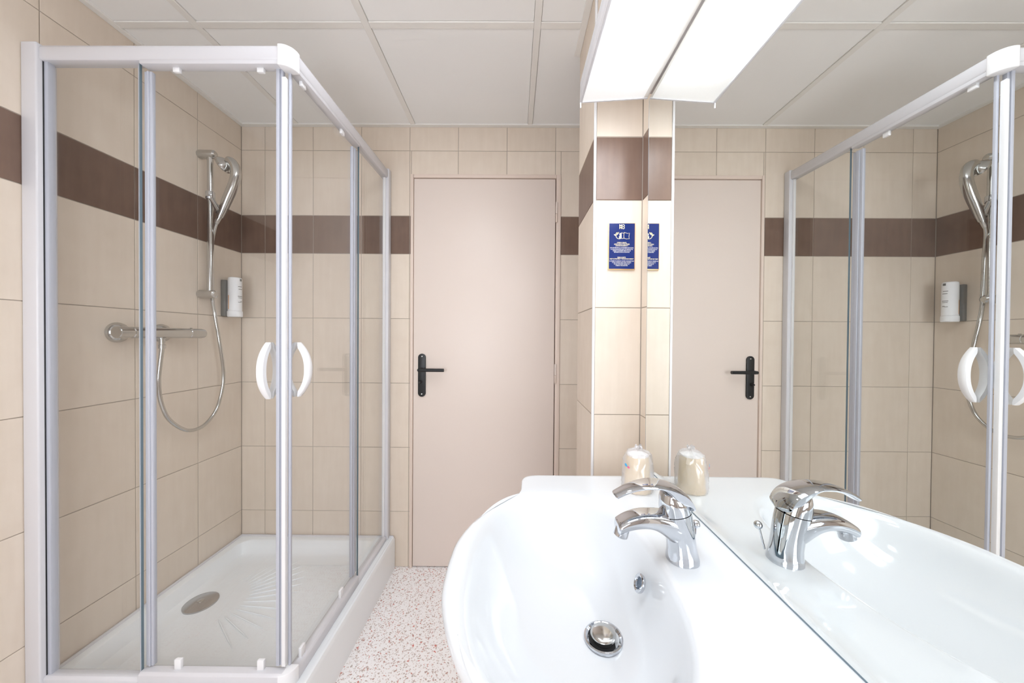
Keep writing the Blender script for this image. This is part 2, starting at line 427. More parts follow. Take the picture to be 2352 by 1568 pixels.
for s_ in (.8, .5, .3):
    rings.append([(dcx + (p[0] - dcx) * s_, dcy + (p[1] - dcy) * s_, TZ - .060 - .008 * (1 - s_)) for p in last])
MB().loft(rings).build('tray_body', TRAYM, tray)
for k in range(15):                          # fan of anti-slip ribs behind the drain
    a = math.radians(-38 + 8.2 * k)
    p0 = Vector((dcx + .04, dcy + .0, TZ - .0655)); d = Vector((math.cos(a), math.sin(a), 0))
    i, j = .14, .36
    for t in (i, j): pass
    e = [p0 + d * t for t in (.13, .16, .22, .28, .33)]
    e = [p for p in e if p.x < TX1 - .15 and p.y < D - .11 and p.y > TY0 + .13]
    if len(e) >= 3:
        e = [Vector((p.x, p.y, TZ - .0655 + .006 * min(1, ((p.x - dcx) ** 2 + (p.y - dcy) ** 2) ** .5 / .5))) for p in e]
        MB().tube(e, [.0008] + [.0026] * (len(e) - 2) + [.0008], 6, 1.0).build('anti_slip_rib', TRAYM, tray)
dr = MB().lathe([(.056, -.004), (.059, .001), (.058, .006), (.052, .009), (.02, .0115), (.0, .012)], (dcx, dcy, TZ - .067), n=40).build('drain_cover', STEEL, tray)
dr['label'] = 'brushed steel drain cover'
MB().lathe([(.012, 0), (.012, .0012), (.010, .0016), (0, .0016)], (dcx, dcy, TZ - .0555), n=20).build('drain_cap', CHROME2, dr)
MB().tube([(x0 + .008, y0 + .06, TZ + .001), (x0 + .008, D - .008, TZ + .001)], .006, 8).build('sealant', WHITEP, tray)
MB().tube([(x0 + .008, D - .008, TZ + .001), (x1 - .01, D - .008, TZ + .001)], .006, 8).build('sealant', WHITEP, tray)

# ------------------------------------------------------------------ shower enclosure
enc = thing('shower_enclosure', 'white framed corner shower enclosure with sliding glass doors', 'shower', (-1.0, 1.33, TZ))
YF, XO = .967, -.643
ZT = .836 + H
def slope(o, k=.020):                        # the side rail climbs slightly towards the wall
    for v in o.data.vertices:
        y = v.co.y + 1.33
        v.co.z += k * max(0, y - YF)
def rail_poly(a, b, z0, z1, out):            # c-shaped outside edge with rounded arris; a outer, b inner
    s_ = 1 if b > a else -1
    return [(a, z0 + .006), (a + s_ * .004, z0), (b, z0), (b, z1), (a + s_ * .008, z1), (a + s_ * .002, z1 - .005), (a, z1 - .012)]
ZF, ZS = .7914 + H, .7807 + H
MB().prism(rail_poly(YF, YF + .034, ZF, ZT, 0), 'x', XL + .046, XO - .032).build('top_rail', WHITEP, enc, bevel=.0015)
MB().prism([(YF + .002, ZS), (YF + .032, ZS), (YF + .032, ZF + .002), (YF + .002, ZF + .002)], 'x', -1.082, XO - .032).build('door_track', WHITEP, enc, bevel=.002)
o = MB().prism(rail_poly(XO, XO - .034, ZF, ZT, 0), 'y', YF + .032, D - .012).build('top_rail', WHITEP, enc, bevel=.0015); slope(o)
o = MB().prism([(XO - .002, ZS), (XO - .032, ZS), (XO - .032, ZF + .002), (XO - .002, ZF + .002)], 'y', YF + .032, 1.405).build('door_track', WHITEP, enc, bevel=.002); slope(o)
# rounded corner joint of the rail
def corner(z0, z1, g, w_=.034, e=.0012):
    cx, cy, r = XO - w_, YF + w_, w_ + e
    pts = [(cx - g, YF - e)] + [(cx + r * math.sin(a), cy - r * math.cos(a)) for a in [math.pi / 2 * k / 8 for k in range(9)]] + [(XO + e, cy + g), (XO - w_, cy + g), (XO - w_, cy), (cx - g, cy)]
    # soften the square corner: blend of arc and corner
    out = []
    for p in pts:
        out.append(p)
    return MB().prism(out, 'z', z0, z1)
corner(ZS - .004, ZT + .0012, .006).build('corner_joint', PLAST, enc, bevel=.003, seg=3)
# wall profiles
wp = B((XL + .0005, YF - .006, TZ), (XL + .046, YF + .040, ZT + .002)).build('wall_profile', WHITEP, enc, bevel=.004, seg=3)
B((XL + .046, YF + .010, TZ + .03), (XL + .058, YF + .026, ZF)).build('glass_channel', SEAL, wp)
B((XL + .0455, YF + .0075, TZ + .03), (XL + .0475, YF + .0105, ZF)).build('gasket', DARK, wp)
wp2 = B((XO - .024, D - .036, TZ), (XO + .005, D - .0005, ZT + .018)).build('wall_profile', WHITEP, enc, bevel=.004, seg=3)
B((XO - .0215, D - .044, TZ + .012), (XO - .0105, D - .036, ZF + .014)).build('glass_channel', PLAST, wp2)
# bottom rails
ZB, ZB2 = -.986 + H, -1.001 + H
MB().prism([(YF, TZ), (YF + .034, TZ), (YF + .034, ZB2 - .006), (YF + .026, ZB2), (YF + .006, ZB2), (YF, ZB2 - .006)], 'x', XL + .046, -1.09).build('bottom_rail', WHITEP, enc, bevel=.001)
MB().prism([(YF, TZ), (YF + .034, TZ), (YF + .034, ZB - .006), (YF + .026, ZB), (YF + .006, ZB), (YF, ZB - .006)], 'x', -1.09, XO - .03).build('bottom_rail', WHITEP, enc, bevel=.001)
def brail(y_0, y_1, z):
    return MB().prism([(XO, TZ), (XO - .034, TZ), (XO - .034, z - .006), (XO - .026, z), (XO - .006, z), (XO, z - .006)], 'y', y_0, y_1).build('bottom_rail', WHITEP, enc, bevel=.001)
brail(YF + .03, 1.40, ZB - .012); brail(1.40, D - .04, ZB2 - .012)
corner(TZ, ZB - .001, .004).build('corner_joint', PLAST, enc, bevel=.003, seg=3)
# fixed panes
fp = B((XL + .054, YF + .013, ZB2 - .005), (-1.094, YF + .019, ZF + .004)).build('fixed_pane', GLASS, enc, smooth=False)
B((-1.094, YF + .0130, ZB2 - .004), (-1.0920, YF + .0190, ZF)).build('pane_edge', GEDGE, fp)
B((-1.1065, YF + .0215, ZB2), (-1.0985, YF + .0235, ZF)).build('edge_seal', SEAL, fp)
fp2 = B((XO - .019, 1.421, ZB2 - .016), (XO - .013, D - .040, ZF + .012)).build('fixed_pane', GLASS, enc, smooth=False)
B((XO - .0190, 1.4190, ZB2 - .014), (XO - .0130, 1.421, ZF + .008)).build('pane_edge', GEDGE, fp2)
# sliding doors (each: pane, seal strip, magnetic profile, rollers, two-sided bow handle)
def bow(P, name, par):
    """half of the ring handle; P(outwards, along, up) -> world"""
    hgt, dep, wd = .0835, .034, .010
    rings = []
    for k in range(21):
        t = -1 + 2 * k / 20
        zz = hgt * t; oo = dep * (1 - abs(t) ** 2.3) + .006
        thick = .0165 + .004 * abs(t) ** 3 * 0
        io = max(.0012, oo - thick) if abs(t) < .86 else .0012
        zi = zz * (.985 if abs(t) < .86 else 1)
        ww = wd * (1 - .25 * abs(t) ** 3)
        rings.append([P(io, -ww, zi), P(oo - .003, -ww, zz), P(oo, -ww * .6, zz), P(oo, ww * .6, zz), P(oo - .003, ww, zz), P(io, ww, zi)])
    return MB().loft(rings).build(name, PLAST, par, ang=40)
ZD0, ZD1 = ZB + .004, ZS + .006
Ys = YF + .028
sd = B((-1.1065, Ys - .003, ZD0 - .006), (-.692, Ys + .003, ZD1)).build('sliding_door', GLASS, enc, smooth=False)
sl = MB()
for a, b, d in ((-1.088, -1.079, .004), (-1.079, -1.073, .007), (-1.073, -1.0655, .0045)):
    sl.box((a, Ys - .003 - d, ZD0), (b, Ys + .004, ZD1 - .014))
sl.build('seal_strip', SEAL, sd, bevel=.0012)
pf = MB().box((-.700, Ys - .008, ZD0 + .004), (-.690, Ys + .008, ZD1)).box((-.690, Ys - .004, ZD0 + .004), (-.682, Ys + .006, ZD1))
pf.build('edge_profile', SEAL, sd, bevel=.001)
B((-.682, Ys - .010, ZD0 + .004), (-.671, Ys + .002, ZD1 - .030)).build('magnet_strip', PLAST, sd, bevel=.001)
for x in (-.988, -.742):
    for z0, z1 in ((ZS - .013, ZS + .001), (ZB - .002, ZB + .028)):
        r_ = MB().box((x - .011, Ys - .013, z0), (x + .009, Ys - .003, z1)).build('roller', PLAST, sd, bevel=.002)
        r_.location = (0, 0, 0)
hx, hz = -.7245, -.101 + H
ho = bow(lambda o_, a, u: (hx + a, Ys - .003 - o_, hz + u), 'handle', sd)
hi = bow(lambda o_, a, u: (hx + a, Ys + .003 + o_, hz + u), 'handle', sd)
Xs = XO - .024
sd2 = B((Xs - .003, YF + .039, ZD0 - .012), (Xs + .003, 1.417, ZD1 + .006)).build('sliding_door', GLASS, enc, smooth=False)
sl = MB()
for a, b, d in ((1.372, 1.384, .0045), (1.384, 1.398, .007), (1.398, 1.412, .004)):
    sl.box((Xs - .004, a, ZD0 - .006), (Xs + .003 + d, b, ZD1 - .012))
sl.build('seal_strip', SEAL, sd2, bevel=.0012)
B((Xs - .005, YF + .032, ZD0 - .004), (Xs + .003, YF + .039, ZD1)).build('edge_profile', SEAL, sd2, bevel=.001)
for y in (1.046, 1.285):
    for z0, z1 in ((ZS - .013, ZS + .006), (ZB - .014, ZB + .018)):
        MB().box((Xs + .003, y - .011, z0), (Xs + .013, y + .011, z1)).build('roller', PLAST, sd2, bevel=.002)
hy = 1.035
bow(lambda o_, a, u: (Xs + .003 + o_, hy + a, hz + u), 'handle', sd2)
bow(lambda o_, a, u: (Xs - .003 - o_, hy + a, hz + u), 'handle', sd2)

# ------------------------------------------------------------------ shower fittings on the left wall
mx = thing('shower_mixer', 'chrome thermostatic shower mixer bar on tiled wall', 'shower mixer', (XL, 1.27, .010 + H))
BXc, mz = -1.355, .0105 + H
bar = [(.019, 0), (.0205, .002), (.0205, .040), (.0185, .042), (.0185, .044), (.0205, .046), (.0205, .250), (.0185, .252), (.0185, .254), (.0205, .256), (.0205, .310), (.018, .322), (.004, .324)]
MB().lathe(bar, (BXc, 1.140, mz), (0, 1, 0), 28).build('bar', CHROME2, mx)
for y in (1.192, 1.342):
    fl = MB().lathe([(.036, 0), (.036, .004), (.033, .012), (.024, .022), (.017, .030), (.016, .05)], (XL + .0005, y, mz), (1, 0, 0), 30).build('wall_flange', CHROME2, mx)
B((BXc - .004, 1.405, mz + .0195), (BXc + .004, 1.412, mz + .0235)).build('stop_button', CHROME2, mx, bevel=.001)
MB().lathe([(.012, -.018), (.012, -.022), (.0095, -.024), (.0095, -.044), (.011, -.046), (.011, -.060)], (BXc, 1.290, mz), n=20).build('hose_outlet', CHROME2, mx)
slide = thing('shower_rail', 'chrome vertical slide rail with two wall brackets', 'shower rail', (XL, 1.51, .18 + H))
RX, RY = -1.365, 1.509
MB().tube([(RX, RY, .186 + H), (RX, RY, .815 + H)], .0118, 18).build('tube', CHROME2, slide)
for z in (.812, .188):
    MB().lathe([(.017, 0), (.0188, .004), (.0188, .060), (.0172, .069), (.011, .075), (.002, .076)], (XL + .0005, RY, z + H), (1, 0, 0), 24).build('wall_bracket', CHROME2, slide)
holder = MB().lathe([(.015, -.018), (.0175, -.014), (.0175, .014), (.015, .018)], (RX, RY, .628 + H), n=22).build('slider', CHROME, slide)
MB().tube([(RX, RY, .626 + H), (RX + .025, RY - .006, .590 + H), (RX + .052, RY - .012, .552 + H)], [.011, .0095, .0155], 14).build('holder_arm', CHROME, holder)
hs = thing('hand_shower', 'chrome curved hand shower hooked on slide rail', 'hand shower', (RX + .055, RY - .012, .54 + H))
hpts = [(-1.3145, 1.500, .530), (-1.3045, 1.500, .552), (-1.282, 1.500, .605), (-1.256, 1.500, .664), (-1.2435, 1.500, .710), (-1.246, 1.500, .748), (-1.260, 1.500, .771), (-1.276, 1.500, .778)]
hp_ = spline([Z(p) for p in hpts], 5)
nr = len(hp_); rr = []
for k in range(nr):
    t = k / (nr - 1); rr.append(.0130 + .0070 * sm(0, .40, t))
MB().tube(hp_, rr, 18).build('grip', CHROME2, hs)
MB().lathe([(.004, .021), (.016, .0185), (.027, .011), (.0370, -.001), (.0375, -.009), (.0345, -.013), (.004, -.014)], (-1.292, 1.500, .763 + H), (.87, 0, .49), 32).build('spray_head', CHROME2, hs)
MB().tube([Z((-1.3145, 1.5, .530)), Z((-1.325, 1.5, .512)), Z((-1.331, 1.501, .502))], [.0095, .0095, .008], 14).build('cone_nut', CHROME2, hs)
hose = [(-1.331, 1.501, .502), (-1.350, 1.512, .474), (-1.380, 1.535, .430), (-1.398, 1.551, .36), (-1.399, 1.553, .25), (-1.393, 1.550, .161), (-1.380, 1.550, .083), (-1.37, 1.5624, -.037), (-1.37, 1.5811, -.161), (-1.372, 1.5785, -.243), (-1.374, 1.5481, -.339), (-1.374, 1.4845, -.397), (-1.372, 1.4067, -.397), (-1.37, 1.3332, -.337), (-1.365, 1.2955, -.26), (-1.36, 1.2814, -.182), (-1.357, 1.2835, -.116), (-1.355, 1.290, -.049)]
tag(MB().tube(spline([Z(p) for p in hose], 6), .0072, 12).build('shower_hose', CHROME2), 'grey metal shower hose looping below the mixer bar', 'hose')
dsp = thing('soap_dispenser', 'white cylindrical soap dispenser mounted beside slide rail', 'dispenser', (XL, 1.643, .094 + H))
B((XL + .0005, 1.617, .097 + H), (XL + .022, 1.669, .272 + H)).build('wall_bracket', GREYP, dsp, bevel=.004)
dc_ = (-1.366, 1.643)
def oval(r, rx, z, n=32): return [(dc_[0] + rx * r * math.cos(2 * math.pi * k / n), dc_[1] + r * math.sin(2 * math.pi * k / n), z + H) for k in range(n)]
bt = MB().loft([oval(.024, 1.1, .122), oval(.0265, 1.1, .125), oval(.0265, 1.1, .276), oval(.0245, 1.1, .284), oval(.018, 1.1, .287)]).build('bottle', PLAST, dsp)
MB().loft([oval(.0265, 1.12, .094), oval(.0285, 1.12, .097), oval(.0285, 1.12, .120), oval(.027, 1.12, .123)]).build('holder_ring', PLAST, dsp)
def on_bottle(a0, a1, z0, z1, m, name, r=.0267, n=6):
    rg = []
    for k in range(n + 1):
        a = math.radians(a0 + (a1 - a0) * k / n)
        for_ = lambda q: (dc_[0] + 1.1 * q * math.cos(a), dc_[1] + q * math.sin(a))
        p, q2 = for_(r), for_(r - .0006)
        rg.append([(p[0], p[1], z0 + H), (p[0], p[1], z1 + H), (q2[0], q2[1], z1 + H), (q2[0], q2[1], z0 + H)])
    return MB().loft(rg).build(name, m, bt, smooth=False)
on_bottle(-118, -108, .130, .198, ORANGE, 'stripe')
for a0, a1, z0, z1 in ((-28, 12, .2395, .2425), (-24, 16, .2275, .2305), (-30, 20, .1925, .1955), (-26, 18, .1855, .188), (-28, -4, .1645, .167), (-6, 16, .1665, .170)):
    on_bottle(a0, a1, z0, z1, INKD, 'printed_mark')
on_bottle(-12, 14, .268, .279, GREYP, 'printed_mark')

# ------------------------------------------------------------------ mirror and lamp
MX = .3693
mir = thing('wall_mirror', 'large frameless wall mirror above the washbasin', 'mirror', (MX, .54, 1.2))
B((MX, .14, -.3540 + H), (MX + .005, .9415, .664 + H)).build('mirror_sheet', MIRROR, mir, smooth=False)
B((MX + .0051, .15, -.350 + H), (XR - .001, .936, .655 + H)).build('backing_board', GREYP, mir)
B((MX - .0003, .14, -.3562 + H), (MX + .0052, .9415, -.3540 + H)).build('polished_edge', GEDGE, mir)
B((MX - .0002, .9415, -.3555 + H), (MX + .0052, .9422, .664 + H)).build('polished_edge', GEDGE, mir)
lamp = thing('mirror_lamp', 'wide glowing white lamp mounted above the mirror', 'lamp', (MX, .53, .67 + H))
def lz_(x): return .661 + (.6735 - .661) * (x - .180) / (MX - .180) + H      # underside tips down towards the room
def slab(x0, x1, y0, y1, d0, d1):
    return MB().prism([(x0, lz_(x0) + d0), (x1, lz_(x1) + d0), (x1, lz_(x1) + d1), (x0, lz_(x0) + d1)], 'y', y0, y1)
slab(.1865, MX - .012, .125, .951, .002, .012).build('cover', COVERM, lamp, smooth=False)
st = []
for cx_, cy_, a0 in ((.322, .855, 0), (.232, .855, 90), (.232, .21, 180), (.322, .21, 270)):
    for k in range(7):
        a = math.radians(a0 + 15 * k); st.append((cx_ + .030 * math.cos(a), cy_ + .030 * math.sin(a)))
MB().loft([[(x, y, lz_(x) + .004) for x, y in st], [(x, y, lz_(x) + .0008) for x, y in st], [(.277 + (x - .277) * .94, .53 + (y - .53) * .985, lz_(.277 + (x - .277) * .94) - .0006) for x, y in st]]).build('diffuser', LAMPM, lamp, smooth=False)
slab(.180, XR - .001, .118, .955, .012, .058).build('housing', WHITEP, lamp, bevel=.003)
slab(.1795, .1865, .118, .955, -.001, .013).build('rim', WHITEP, lamp, bevel=.0015)
slab(MX - .012, MX - .0005, .118, .955, .0015, .013).build('rim', CBAR, lamp)
slab(.1800, MX - .0005, .951, .955, 0, .013).build('end_cap', WHITEP, lamp)
slab(.1800, MX - .0005, .118, .125, 0, .013).build('end_cap', WHITEP, lamp)
MB().tube([(.182, .952, .646 + H), (.182, .952, .664 + H)], .0020, 8).build('pull_pin', PLAST, lamp)

# ------------------------------------------------------------------ sign
sgn = thing('notice_sign', 'small navy notice with gold edge on the column', 'sign', (.331, CY0, .215 + H))
sx0, sx1, sz0, sz1 = .2900, .3735, .2145 + H, .3595 + H
B((sx0, CY0 - .005, sz0), (sx1, CY0 - .0003, sz1)).build('gold_board', GOLD, sgn, bevel=.001)
B((sx0 + .0022, CY0 - .0056, sz0 + .0028), (sx1 - .0022, CY0 - .0049, sz1 - .0018)).build('navy_panel', NAVY, sgn, smooth=False)
scx = (sx0 + sx1) / 2; PY = CY0 - .00575; WW = sx1 - sx0; HH = sz1 - sz0
def text(s, zfrac, size, m, xoff=0.0, width=None, bold=0.0):
    cu = bpy.data.curves.new('lettering', 'FONT'); cu.body = s; cu.size = size; cu.align_x = 'CENTER'; cu.align_y = 'CENTER'
    cu.offset = bold; cu.space_character = 1.02
    o = bpy.data.objects.new('lettering', cu); C.objects.link(o); o.parent = sgn
    o.rotation_euler = (math.pi / 2, 0, 0)
    o.location = Vector((scx + xoff, PY, sz1 - HH * zfrac)) - sgn.location
    cu.materials.append(m)
    bpy.context.view_layer.update()
    dg = bpy.context.evaluated_depsgraph_get()
    me = bpy.data.meshes.new_from_object(o.evaluated_get(dg))
    loc = o.location.copy()
    bpy.data.objects.remove(o)
    xs_ = [v.co.x for v in me.vertices]; k = width / (max(xs_) - min(xs_)); mid = (max(xs_) + min(xs_)) / 2
    for v in me.vertices: v.co.x = (v.co.x - mid) * k
    q = bpy.data.objects.new('lettering', me); C.objects.link(q); q.parent = sgn
    q.rotation_euler = (math.pi / 2, 0, 0); q.location = loc
    return q
text('MO', .063, .0105, INKG, width=.0165, bold=.0003)
text('MO', .108, .0105, INKG, width=.0165, bold=.0003)
u = WW
for s_, zf, wd in (('CHERS CLIENTS,', .424, .36), ("AIDEZ-NOUS \u00c0 PROT\u00c9GER", .457, .58), ("L'ENVIRONNEMENT !", .490, .46)):
    text(s_, zf, .0046, INKG, width=wd * u, bold=.0001)
for s_, zf, wd in (("AFIN DE R\u00c9DUIRE LA CONSOMMATION D'EAU,", .533, .88), ('SI VOUS SOUHAITEZ QUE VOS SERVIETTES', .566, .82), ('SOIENT CHANG\u00c9ES, MERCI DE LES', .597, .66), ('D\u00c9POSER DANS LA DOUCHE', .627, .57)):
    text(s_, zf, .0040, INKW, width=wd * u, bold=.00005)
for s_, zf, wd in (('DEAR GUESTS,', .738, .31), ('HELP US PROTECT THE ENVIRONMENT', .770, .88)):
    text(s_, zf, .0046, INKG, width=wd * u, bold=.0001)
for s_, zf, wd in (('IN ORDER TO REDUCE WATER CONSUMPTION', .816, .90), ('IF YOU WOULD LIKE YOUR TOWELS', .849, .70), ('TO BE CHANGED PLEASE PUT', .880, .59), ('THEM IN THE SHOWER', .912, .45)):
    text(s_, zf, .0040, INKW, width=wd * u, bold=.00005)
# globe with leaves and a towel outline
def flat(poly, m, name, y=PY):
    return MB().prism(poly, 'y', y - .0002, y + .0006).build(name, m, sgn, smooth=False)
gx, gz, gr = scx - .0085, sz1 - HH * .272, .0108
arc = lambda r, a0, a1, n=18: [(gx + r * math.cos(math.radians(a0 + (a1 - a0) * k / n)), gz + r * math.sin(math.radians(a0 + (a1 - a0) * k / n))) for k in range(n + 1)]
flat(arc(gr, 90, 300) + arc(gr - .0016, 300, 90), INKG, 'globe_ring')
flat([(gx + .0005, gz + .006), (gx + .007, gz + .009), (gx + .0075, gz - .009), (gx + .0015, gz - .0095), (gx - .001, gz - .004), (gx + .002, gz - .001)], INKG, 'globe_land')
flat([(gx - .012, gz + .004), (gx - .0085, gz + .0095), (gx - .001, gz + .0105), (gx - .002, gz + .006), (gx - .006, gz + .002)], INKG, 'leaf')
flat([(gx - .0165, gz + .004), (gx - .012, gz + .0035), (gx - .007, gz - .001), (gx - .011, gz - .0015), (gx - .015, gz + .001)], INKG, 'leaf')
tw = [(gx + .007, gz + .009), (gx + .013, gz + .007), (gx + .016, gz + .010), (gx + .026, gz + .0065), (gx + .032, gz + .008), (gx + .030, gz - .004), (gx + .032, gz - .0095), (gx + .022, gz - .0105), (gx + .015, gz - .008), (gx + .008, gz - .0095)]
MB().tube([(p[0], PY, p[1]) for p in tw], .0006, 6).build('towel_outline', INKG, sgn)
MB().tube([(gx + .016, PY, gz + .010), (gx + .0145, PY, gz + .001), (gx + .015, PY, gz - .008)], .0006, 6).build('towel_fold', INKG, sgn)

# ------------------------------------------------------------------ washbasin
bas = thing('washbasin', 'white ceramic washbasin with rounded bowl under the mirror', 'washbasin', (XR, .548, .62))
bcx, bcy = .085, .548
half = [(.010, -.1065), (.061, -.1030), (.112, -.0880), (.1525, -.0690), (.182, -.0495), (.214, -.0240), (.236, -.0040), (.254, .0110), (.275, .0185), (.300, .0205), (.328, .0225), (.347, .0290), (.358, .0420), (.3625, .062), (.3630, .10), (.3630, .20), (.3630, .30), (.3630, .395)]
full = [(x, y) for y, x in half]
ptsA = spline([(x, y, 0) for x, y in full], 6)
N2 = 72
def resample(P, n):
    L_ = [0]
    for a, b in zip(P, P[1:]): L_.append(L_[-1] + (b - a).length)
    out = []; j = 0
    for k in range(n):
        d = L_[-1] * k / (n - 1)
        while j < len(P) - 2 and L_[j + 1] < d: j += 1
        t = (d - L_[j]) / max(1e-9, L_[j + 1] - L_[j]); out.append(P[j].lerp(P[j + 1], t))
    return out
hA = resample(ptsA, N2)
pos = [(p.x, bcy + p.y) for p in hA]                      # front centre -> far side -> wall
wallp = [(.395, bcy + .363 - .726 * k / 24) for k in range(1, 24)]
neg = [(p.x, bcy - p.y) for p in reversed(hA)]
OUT = pos + wallp + neg
def opening(th):
    ax, ay, n_ = .157, .245, 2.35
    c, s_ = math.cos(th), math.sin(th)
    return (abs(c / ax) ** n_ + abs(s_ / ay) ** n_) ** (-1 / n_)
OPN = []
for x, y in OUT:
    th = math.atan2(y - bcy, x - bcx); r = opening(th); OPN.append((bcx + r * math.cos(th), bcy + r * math.sin(th)))
ddx, ddy = .1500, .548
DK = -.367
def inset(d):
    out = []
    for (x, y) in OUT:
        v = Vector((bcx - x, bcy - y)); v.normalize(); out.append((x + v.x * d, y + v.y * d))
    return out
def ring(P, z): return [(x, y, z + H) for x, y in P]
def lerp2(A, B_, t): return [(a[0] + (b[0] - a[0]) * t, a[1] + (b[1] - a[1]) * t) for a, b in zip(A, B_)]
def sc_wall(s_): return [(.395 + (x - .395) * s_, bcy + (y - bcy) * s_) for x, y in OUT]
def toD(s_): return [(ddx + (x - ddx) * s_, ddy + (y - ddy) * s_) for x, y in OPN]
def ridge(R): return [(p[0], p[1], p[2] + .0105 * sm(.338, .360, p[0])) for p in R]
rings = [ring(sc_wall(.40), -.575), ring(sc_wall(.62), -.555), ring(sc_wall(.80), -.505), ring(sc_wall(.93), -.435), ring(inset(.006), -.402), ring(inset(.001), -.388), ring(OUT, -.379), ring(inset(.001), -.3735),
         ring(inset(.004), -.3695), ridge(ring(inset(.010), DK + .0002))]
I10 = inset(.010); O105 = [(bcx + (x - bcx) * 1.07, bcy + (y - bcy) * 1.07) for x, y in OPN]
for t in (.08, .16, .24, .32, .5, .75): rings.append(ridge(ring(lerp2(I10, O105, t), DK)))
rings += [ring(O105, DK), ring([(bcx + (x - bcx) * 1.03, bcy + (y - bcy) * 1.03) for x, y in OPN], DK - .0012), ring(OPN, DK - .005)]
for s_, z in ((.965, -.3825), (.925, -.397), (.87, -.4145), (.79, -.434), (.69, -.452), (.57, -.467), (.44, -.478), (.30, -.486), (.18, -.4905)):
    rings.append(ring(toD(s_), z))
rings.append([(ddx + .018 * math.cos(math.atan2(y - ddy, x - ddx)), ddy + .018 * math.sin(math.atan2(y - ddy, x - ddx)), -.494 + H) for x, y in OPN])
MB().loft(rings).build('bowl', CER, bas, ang=60)
dn = MB().lathe([(.0305, -.004), (.0318, .0005), (.0310, .0028), (.0285, .0034), (.0250, .0012), (.0238, -.006), (.0260, -.006)], (ddx, ddy, -.4890 + H), (-.06, 0, 1), 36, ring=True).build('drain_ring', CHROME, bas)
MB().lathe([(.0170, -.003), (.0175, .004), (.0203, .0052), (.0208, .0080), (.0195, .0100), (.0160, .0116), (.0085, .0128), (.001, .0132)], (ddx, ddy, -.4895 + H), (-.06, 0, 1), 32).build('plug', CHROME2, dn)
MB().lathe([(.0242, -.0080), (.0242, -.0020), (.002, -.0020)], (ddx, ddy, -.4895 + H), (-.06, 0, 1), 24).build('drain_shade_disc', DARK, dn)  # dark disc: shade below the plug put in as colour
of = MB().lathe([(.0080, -.004), (.0140, -.003), (.0150, 0), (.0145, .0022), (.0125, .003), (.0095, .0018), (.0085, -.002)], (.2145, .566, -.4115 + H), (-.92, 0, .40), 30).build('overflow_ring', CHROME, bas)
MB().lathe([(.0090, -.003), (.0090, -.0005), (.001, -.0005)], (.2145, .566, -.4115 + H), (-.92, 0, .40), 20).build('overflow_shade_disc', SLATE, of)  # solid disc, its dark colour stands in for shade inside the overflow

# ------------------------------------------------------------------ faucet
FY = .562
fau = thing('faucet', 'chrome single lever mixer faucet on the washbasin', 'faucet', (.284, FY, DK + H))
def ell(cx, z, rx, ry, n=28, tilt=0.0, sq=2.3):
    out = []
    for k in range(n):
        a = 2 * math.pi * k / n; c, s_ = math.cos(a), math.sin(a)
        e = 2 / sq
        x = math.copysign(abs(c) ** e, c) * rx; y = math.copysign(abs(s_) ** e, s_) * ry
        out.append((cx + x, FY + y, z + H + tilt * x))
    return out
bd = [(.284, -.367, .0255, .0250, 0), (.284, -.362, .0255, .0250, 0), (.2835, -.354, .0238, .0235, 0), (.282, -.343, .0225, .0222, .05), (.280, -.328, .0225, .0222, .1), (.277, -.313, .0235, .0228, .15), (.274, -.300, .0240, .0232, .18), (.2715, -.288, .0240, .0232, .2)]
MB().loft([ell(a, b, c, d, tilt=t, sq=2.2) for a, b, c, d, t in bd]).build('body', CHROME, fau, ang=50)
hd = [(.2710, -.2868, .0238, .0232, .2), (.2690, -.277, .0236, .0232, .1), (.2685, -.268, .0228, .0228, -.15), (.2680, -.260, .0200, .0210, -.3), (.2680, -.2565, .014, .016, -.3)]
MB().loft([ell(a, b, c, d, tilt=t, sq=2.2) for a, b, c, d, t in hd]).build('cartridge_cap', CHROME, fau, ang=50)
# lever: arched blade running from the back of the cap to its tip over the bowl
lv = spline([(.2955, 0, -.2800), (.2925, 0, -.2680), (.2820, 0, -.2540), (.2640, 0, -.2445), (.2400, 0, -.2390), (.2150, 0, -.2405), (.1920, 0, -.2470), (.1740, 0, -.2560), (.1685, 0, -.2595)], 4)
nl = len(lv); rings = []
for k, p in enumerate(lv):
    t = k / (nl - 1)
    tg = (lv[min(k + 1, nl - 1)] - lv[max(k - 1, 0)]).normalized(); nn = Vector((-tg.z, 0, tg.x))
    if nn.z < 0: nn = -nn
    wd = .0243 * sm(-.10, .10, t) * (1 - .46 * sm(.34, .95, t)) * (1 - .30 * sm(.94, 1, t))
    th = .0050 + .0150 * sm(.10, .22, t) * (1 - sm(.30, .50, t)); th *= 1 - .5 * sm(.94, 1, t)
    rg = []
    for j in range(24):
        a = 2 * math.pi * j / 24; c, s_ = math.cos(a), math.sin(a)
        h_ = .0036 * (1 - c * c) if s_ >= 0 else -th * abs(s_) ** .7
        q = p + nn * (h_ - .001)
        rg.append((q.x, FY + wd * math.copysign(abs(c) ** .75, c), q.z + H))
    rings.append(rg)
MB().loft(rings).build('lever', CHROME, fau, ang=60)
